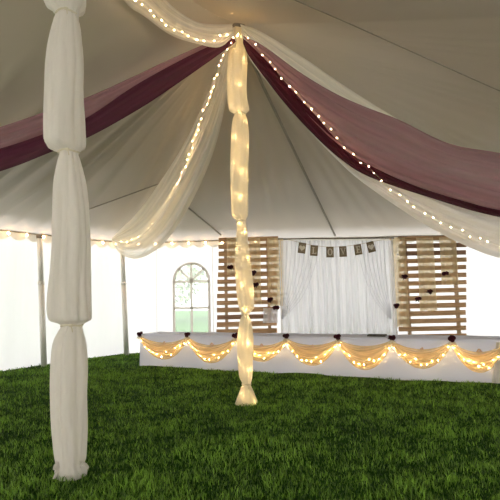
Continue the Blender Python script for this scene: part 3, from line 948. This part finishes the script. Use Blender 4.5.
# ------------------------------------------------------------------ pallet screens
BD = 12.3
def pallet(label, xl_top, xl_bot, xr_top, xr_bot, y_top, stringers, n_rows, pitch_px, tone):
    base = at((xl_bot + xr_bot) / 2, 330, BD)
    root = thing('pallet_screen', label, 'wooden screen', (base.x, BD, 0), 0, 'pallet screens either side of the curtain')
    ztop = at((xl_top + xr_top) / 2, y_top, BD).z
    zb = at((xl_bot + xr_bot) / 2, 331, BD).z
    pitch = pitch_px * BD / FPX
    x_at = lambda px, py: at(px, py, BD).x - base.x
    rnd = random.Random(int(xl_top))
    z = ztop - 0.05; k = 0
    while z > 0.08:
        f = (ztop - z) / (ztop - zb)
        ypx = y_top + (331 - y_top) * min(f, 1)
        x0 = x_at(xl_top + (xl_bot - xl_top) * min(f, 1), ypx); x1 = x_at(xr_top + (xr_bot - xr_top) * min(f, 1), ypx)
        bm = bmesh.new()
        box(bm, ((x0 + x1) / 2, -0.055, z), (x1 - x0 + rnd.uniform(-.02, .02), 0.02, 0.118 + rnd.uniform(-.012, .006)), Matrix.Rotation(rnd.uniform(-.006, .006), 4, 'Y'), 0.003)
        obj('slat', bm, M['wood_dark'] if k in tone else M['wood'], root)
        z -= pitch; k += 1
    for px in stringers:
        bm = bmesh.new()
        xa = x_at(px, 285)
        box(bm, (xa, 0, ztop / 2 + 0.01), (0.075, 0.088, ztop + 0.0), None, 0.004)
        obj('stringer', bm, M['wood_stringer'], root)
    return root, ztop
pl, zt1 = pallet('wooden pallet screen with horizontal slats left of the white curtain', 219, 216.5, 278, 277, 237.5, (226, 268.5), 13, 7.0, (11,))
pr, zt2 = pallet('wooden pallet screen with horizontal slats right of the white curtain', 398, 398, 465.5, 465, 236.5, (407, 456), 13, 7.45, (1, 2))

# ------------------------------------------------------------------ curtain on its rod
def hang_cloth(root, name, px0, px1, py0, zbot, D, mat, nfold, amp, nrow=30, seed=0, ragged=0.0):
    a = at(px0, py0, D); b = at(px1, py0, D)
    n = max(12, int(nfold * 9)); rows = []
    for k in range(nrow):
        f = k / (nrow - 1); row = []
        for j in range(n + 1):
            v = j / n
            p = a.lerp(b, v)
            z = p.z + (zbot - p.z) * f + (ragged * math.sin(v * 9 + seed) if k == nrow - 1 else 0)
            ph = 2 * math.pi * nfold * v + seed + 0.9 * math.sin(v * 7 + seed) + 0.3 * f * math.sin(v * 13)
            row.append((p.x - root.location.x + 0.01 * math.sin(f * 5 + v * 20) * f, p.y - root.location.y + amp * (0.5 + 0.5 * f) * math.sin(ph) + amp * 0.3 * math.sin(2.3 * ph), z))
        rows.append(row)
    return link(name, grid_mesh(name, rows), mat, root, True)
CD = 12.15
c0 = at(336, 239, CD)
root = thing('backdrop_curtain', 'tall white sheer curtain hanging in folds behind the middle of the table', 'curtain', (c0.x, CD, 0))
for k, (a, b) in enumerate(((280.5, 308), (307, 336), (335, 364), (363, 391.5))):
    hang_cloth(root, 'curtain_panel', a, b, 240.5, 0.03, CD, M['curtain'], 3.3 + (k % 2), 0.06, seed=k * 1.7)
rr = thing('curtain_rod', 'thin dark rod across the top of the white curtain on two stands', 'rod', (c0.x, CD, 0))
ra, rb_ = at(278, 239, CD), at(394, 238, CD)
bm = bmesh.new(); tube(bm, [ra - rr.location, rb_ - rr.location], 0.016, 10); obj('rod', bm, M['rope'], rr, True)
for q in (at(279.5, 250, CD + 0.05), at(392.5, 250, CD + 0.05)):
    bm = bmesh.new(); tube(bm, [(q.x - rr.location.x, 0.05, 0), (q.x - rr.location.x, 0.05, (ra.z + rb_.z) / 2)], 0.02, 10)
    box(bm, (q.x - rr.location.x, 0.05, 0.01), (0.35, 0.35, 0.02), None, 0.004)
    obj('stand', bm, M['pole'], rr, False)

# strings drawn back to both sides
def strands(label, starts, end, y0, sagx, grp):
    o3 = at(end[0], end[1], CD - 0.12)
    root = thing('string_curtain', label, 'string curtain', (o3.x, o3.y, 0), 0, grp)
    bm_n = len(starts)
    for i, sx in enumerate(starts):
        bm = bmesh.new()
        f = i / (bm_n - 1)
        q = [(sx, y0), (sx + (end[0] - sx) * 0.12, y0 + 22 + 4 * f), (sx + (end[0] - sx) * 0.45, y0 + 48 + 8 * f), (end[0] + (sx - end[0]) * 0.12, end[1] - 3 - 7 * (1 - f)), (end[0], end[1] + (f - .5) * 3)]
        tube(bm, [at(x, y, CD - 0.11 - 0.03 * math.sin(i * 1.9)) - root.location for x, y in catmull(q, 22)], 0.0075, 5)
        obj('strand', bm, M['strand'], root, True)
strands('thin white strings swept back to the left side of the curtain', [287 + 4.6 * i for i in range(8)], (282, 318), 240.5, 0, 'tied back string curtains')
strands('thin white strings swept back to the right side of the curtain', [384 - 4.4 * i for i in range(7)], (391, 318), 240.5, 0, 'tied back string curtains')

# ------------------------------------------------------------------ beige tulle panels over the pallets
def panel(label, px0, px1, py1, side, sd):
    c = at((px0 + px1) / 2, 238, BD - 0.10)
    root = thing('tulle_hanging', label, 'fabric panel', (c.x, BD - 0.10, 0), 0, 'beige tulle panels on the pallet screens')
    zb = at((px0 + px1) / 2, py1, BD - 0.1).z
    hang_cloth(root, 'cloth', px0, px1, 238 if side == 'l' else 237.5, zb, BD - 0.083, M['tulle_beige'], 2.2, 0.010, seed=sd, ragged=0.01)
    a = at(px0, 238.4, BD - 0.075); b = at(px1, 238.4, BD - 0.075)
    bm = bmesh.new(); tube(bm, [a - root.location, b - root.location], 0.008, 6); obj('hem', bm, M['tie'], root)
panel('beige tulle panel on the left pallet screen, left of the lit pole', 226.5, 237, 275, 'l', 1)
panel('beige tulle panel on the left pallet screen, just right of the lit pole', 249, 260, 304, 'l', 2)
panel('beige tulle panel on the left pallet screen, next to the curtain', 267, 283, 306, 'l', 3)
panel('long beige tulle panel right beside the curtain, at the right pallet screen', 389.5, 405, 327, 'r', 4)
panel('beige tulle panel of middle length on the right pallet screen', 416, 433, 311, 'r', 5)
panel('short beige tulle panel at the top right of the right pallet screen', 439, 456, 284.5, 'r', 6)
c = at(270, 310, BD - 0.2)
root = thing('tulle_hanging', 'small white gauze square pinned low on the left pallet screen', 'fabric panel', (c.x, BD - 0.2, 0), 0, 'beige tulle panels on the pallet screens')
hang_cloth(root, 'cloth', 263, 277.5, 308, at(270, 323, BD - .2).z, BD - 0.2, M['curtain'], 2, 0.015, seed=2)
del root['group']

rl = [((230, 267.5), 'highest on the left pallet screen, left of the lit pole', 'L'), ((253, 273), 'upper of two just right of the lit pole', 'L'), ((256, 285), 'lower of two just right of the lit pole', 'L'),
      ((270, 300), 'on the left screen, above the lowest one near the curtain', 'L'), ((276, 308), 'lowest on the left pallet screen, by the curtain', 'L'),
      ((404, 277), 'on the long panel edge right of the curtain, upper one', 'R'), ((445, 274), 'on the short tulle panel of the right screen', 'R'), ((429, 292), 'on the lower right edge of the middle panel, right screen', 'R'),
      ((418, 299.5), 'near the lower left of the middle panel, right screen', 'R'), ((396, 306), 'lowest, on the long panel beside the curtain', 'R')]
for i, ((x, y), lab, sd) in enumerate(rl):
    p = at(x, y, BD - (0.22 if (x, y) in ((270, 300), (276, 308)) else 0.17))
    rose_bunch(p, 'dark burgundy rose ' + lab, 'burgundy roses pinned on the pallet screens', 0.92, 2 + (i % 2), pin=0.14 if abs(p.y - (BD - 0.17)) < 0.01 else 0.18, seed=20 + i)

# ------------------------------------------------------------------ LOVE banner
ND = CD - 0.2
cards = [('heart', 302, 248, -9), ('L', 314, 250.5, -5), ('O', 330, 252, -1), ('V', 343, 251.5, 1), ('E', 358, 249.5, 7), ('heart', 371, 247, 12)]
bo = at(336, 245, ND)
root = thing('love_banner', 'brown card banner spelling LOVE between two hearts on the curtain', 'banner', bo)
tw = [at(x, y, ND) - bo for x, y in catmull([(288, 239.5), (302, 243.0), (314, 245.5), (330, 247), (343, 246.5), (358, 244.4), (371, 242), (386, 239)], 30)]
bm = bmesh.new(); tube(bm, tw, 0.005, 6); obj('twine', bm, M['twine'], root)
def poly_prism(bm, pts, y0, y1):
    f = [bm.verts.new((x, y0, z)) for x, z in pts]; g = [bm.verts.new((x, y1, z)) for x, z in pts]
    bm.faces.new(f); bm.faces.new(g[::-1]); n = len(pts)
    for k in range(n): bm.faces.new((f[k], g[k], g[(k + 1) % n], f[(k + 1) % n]))
def glyph(bm, ch):
    y0, y1 = -0.011, -0.007
    R = lambda x0, z0, x1, z1: poly_prism(bm, [(x0, z0), (x1, z0), (x1, z1), (x0, z1)], y0, y1)
    if ch == 'L':
        R(-.022, -.055, -.004, .055); R(-.034, .047, .008, .055); R(-.034, -.055, .040, -.045); R(.032, -.045, .040, -.022)
    elif ch == 'E':
        R(-.022, -.055, -.004, .055); R(-.034, .046, .036, .055); R(-.034, -.055, .038, -.046); R(-.004, -.005, .022, .004)
        R(.028, .028, .036, .046); R(.030, -.046, .038, -.026); R(.015, -.014, .022, .013)
    elif ch == 'V':
        poly_prism(bm, [(-.040, .055), (-.018, .055), (.004, -.03), (.0, -.055)], y0, y1)
        poly_prism(bm, [(.040, .055), (.030, .055), (.002, -.03), (.0, -.055)], y0, y1)
        R(-.048, .048, -.010, .055); R(.020, .048, .048, .055)
    elif ch == 'O':
        n = 28
        for k in range(n):
            a0, a1 = 2 * math.pi * k / n, 2 * math.pi * (k + 1) / n
            o_ = lambda a: (.042 * math.cos(a), .056 * math.sin(a)); i_ = lambda a: (.024 * math.cos(a), .046 * math.sin(a))
            poly_prism(bm, [o_(a0), o_(a1), i_(a1), i_(a0)], y0, y1)
    else:
        pts = []
        for k in range(32):
            t = 2 * math.pi * k / 32
            pts.append((16 * math.sin(t) ** 3 * 0.0033, (13 * math.cos(t) - 5 * math.cos(2 * t) - 2 * math.cos(3 * t) - math.cos(4 * t)) * 0.0033))
        poly_prism(bm, pts, y0, y1)
for ch, x, y, rot in cards:
    p = at(x, y, ND - 0.012) - bo
    bm = bmesh.new(); box(bm, (0, 0, 0), (0.185, 0.005, 0.265), None, 0.001)
    c = obj('card', bm, M['kraft'], root)
    c.location = p; c.rotation_euler = (0, math.radians(-rot), 0)
    bm = bmesh.new(); box(bm, (0, -0.0045, 0), (0.135, 0.004, 0.205)); q = obj('inner_panel', bm, M['kraft_in'], c)
    bm = bmesh.new(); glyph(bm, ch); bmesh.ops.scale(bm, vec=(1.45, 1, 1.5), verts=bm.verts)
    obj('heart' if ch == 'heart' else 'letter', bm, M['cream'], c)

# ------------------------------------------------------------------ trees outside, beyond the arched window
def tree(loc, h, r, label, seed):
    rnd = random.Random(seed)
    root = thing('tree', label, 'tree', loc, 0, 'trees seen through the window')
    bm = bmesh.new(); tube(bm, [(0, 0, 0), (0.1, 0, h * .3), (0, 0.1, h * .6)], [0.25, 0.18, 0.08], 8)
    obj('trunk', bm, M['bark'], root, True)
    bm = bmesh.new()
    for k in range(1500):
        while True:
            v = Vector((rnd.uniform(-1, 1), rnd.uniform(-1, 1), rnd.uniform(-1, 1)))
            if 0.3 < v.length < 1: break
        c = Vector((v.x * r, v.y * r, h * .58 + v.z * h * .42)); s = rnd.uniform(.12, .26)
        m = Matrix.Translation(c) @ Matrix.Rotation(rnd.uniform(0, 6), 4, Vector((rnd.random(), rnd.random(), rnd.random() + .1)))
        bm.faces.new([bm.verts.new(m @ Vector(q)) for q in ((-s, 0, 0), (0, -s * .5, .02), (s, 0, 0), (0, s * .5, .02))])
    me = bpy.data.meshes.new('foliage'); bm.to_mesh(me); bm.free(); link('foliage', me, M['foliage'], root)
tree((-5.4, 31, 0), 5.2, 2.2, 'green tree outside seen through the left half of the arched window', 1)
tree((-2.2, 38, 0), 6.5, 3.0, 'farther green tree outside seen through the right half of the arched window', 2)
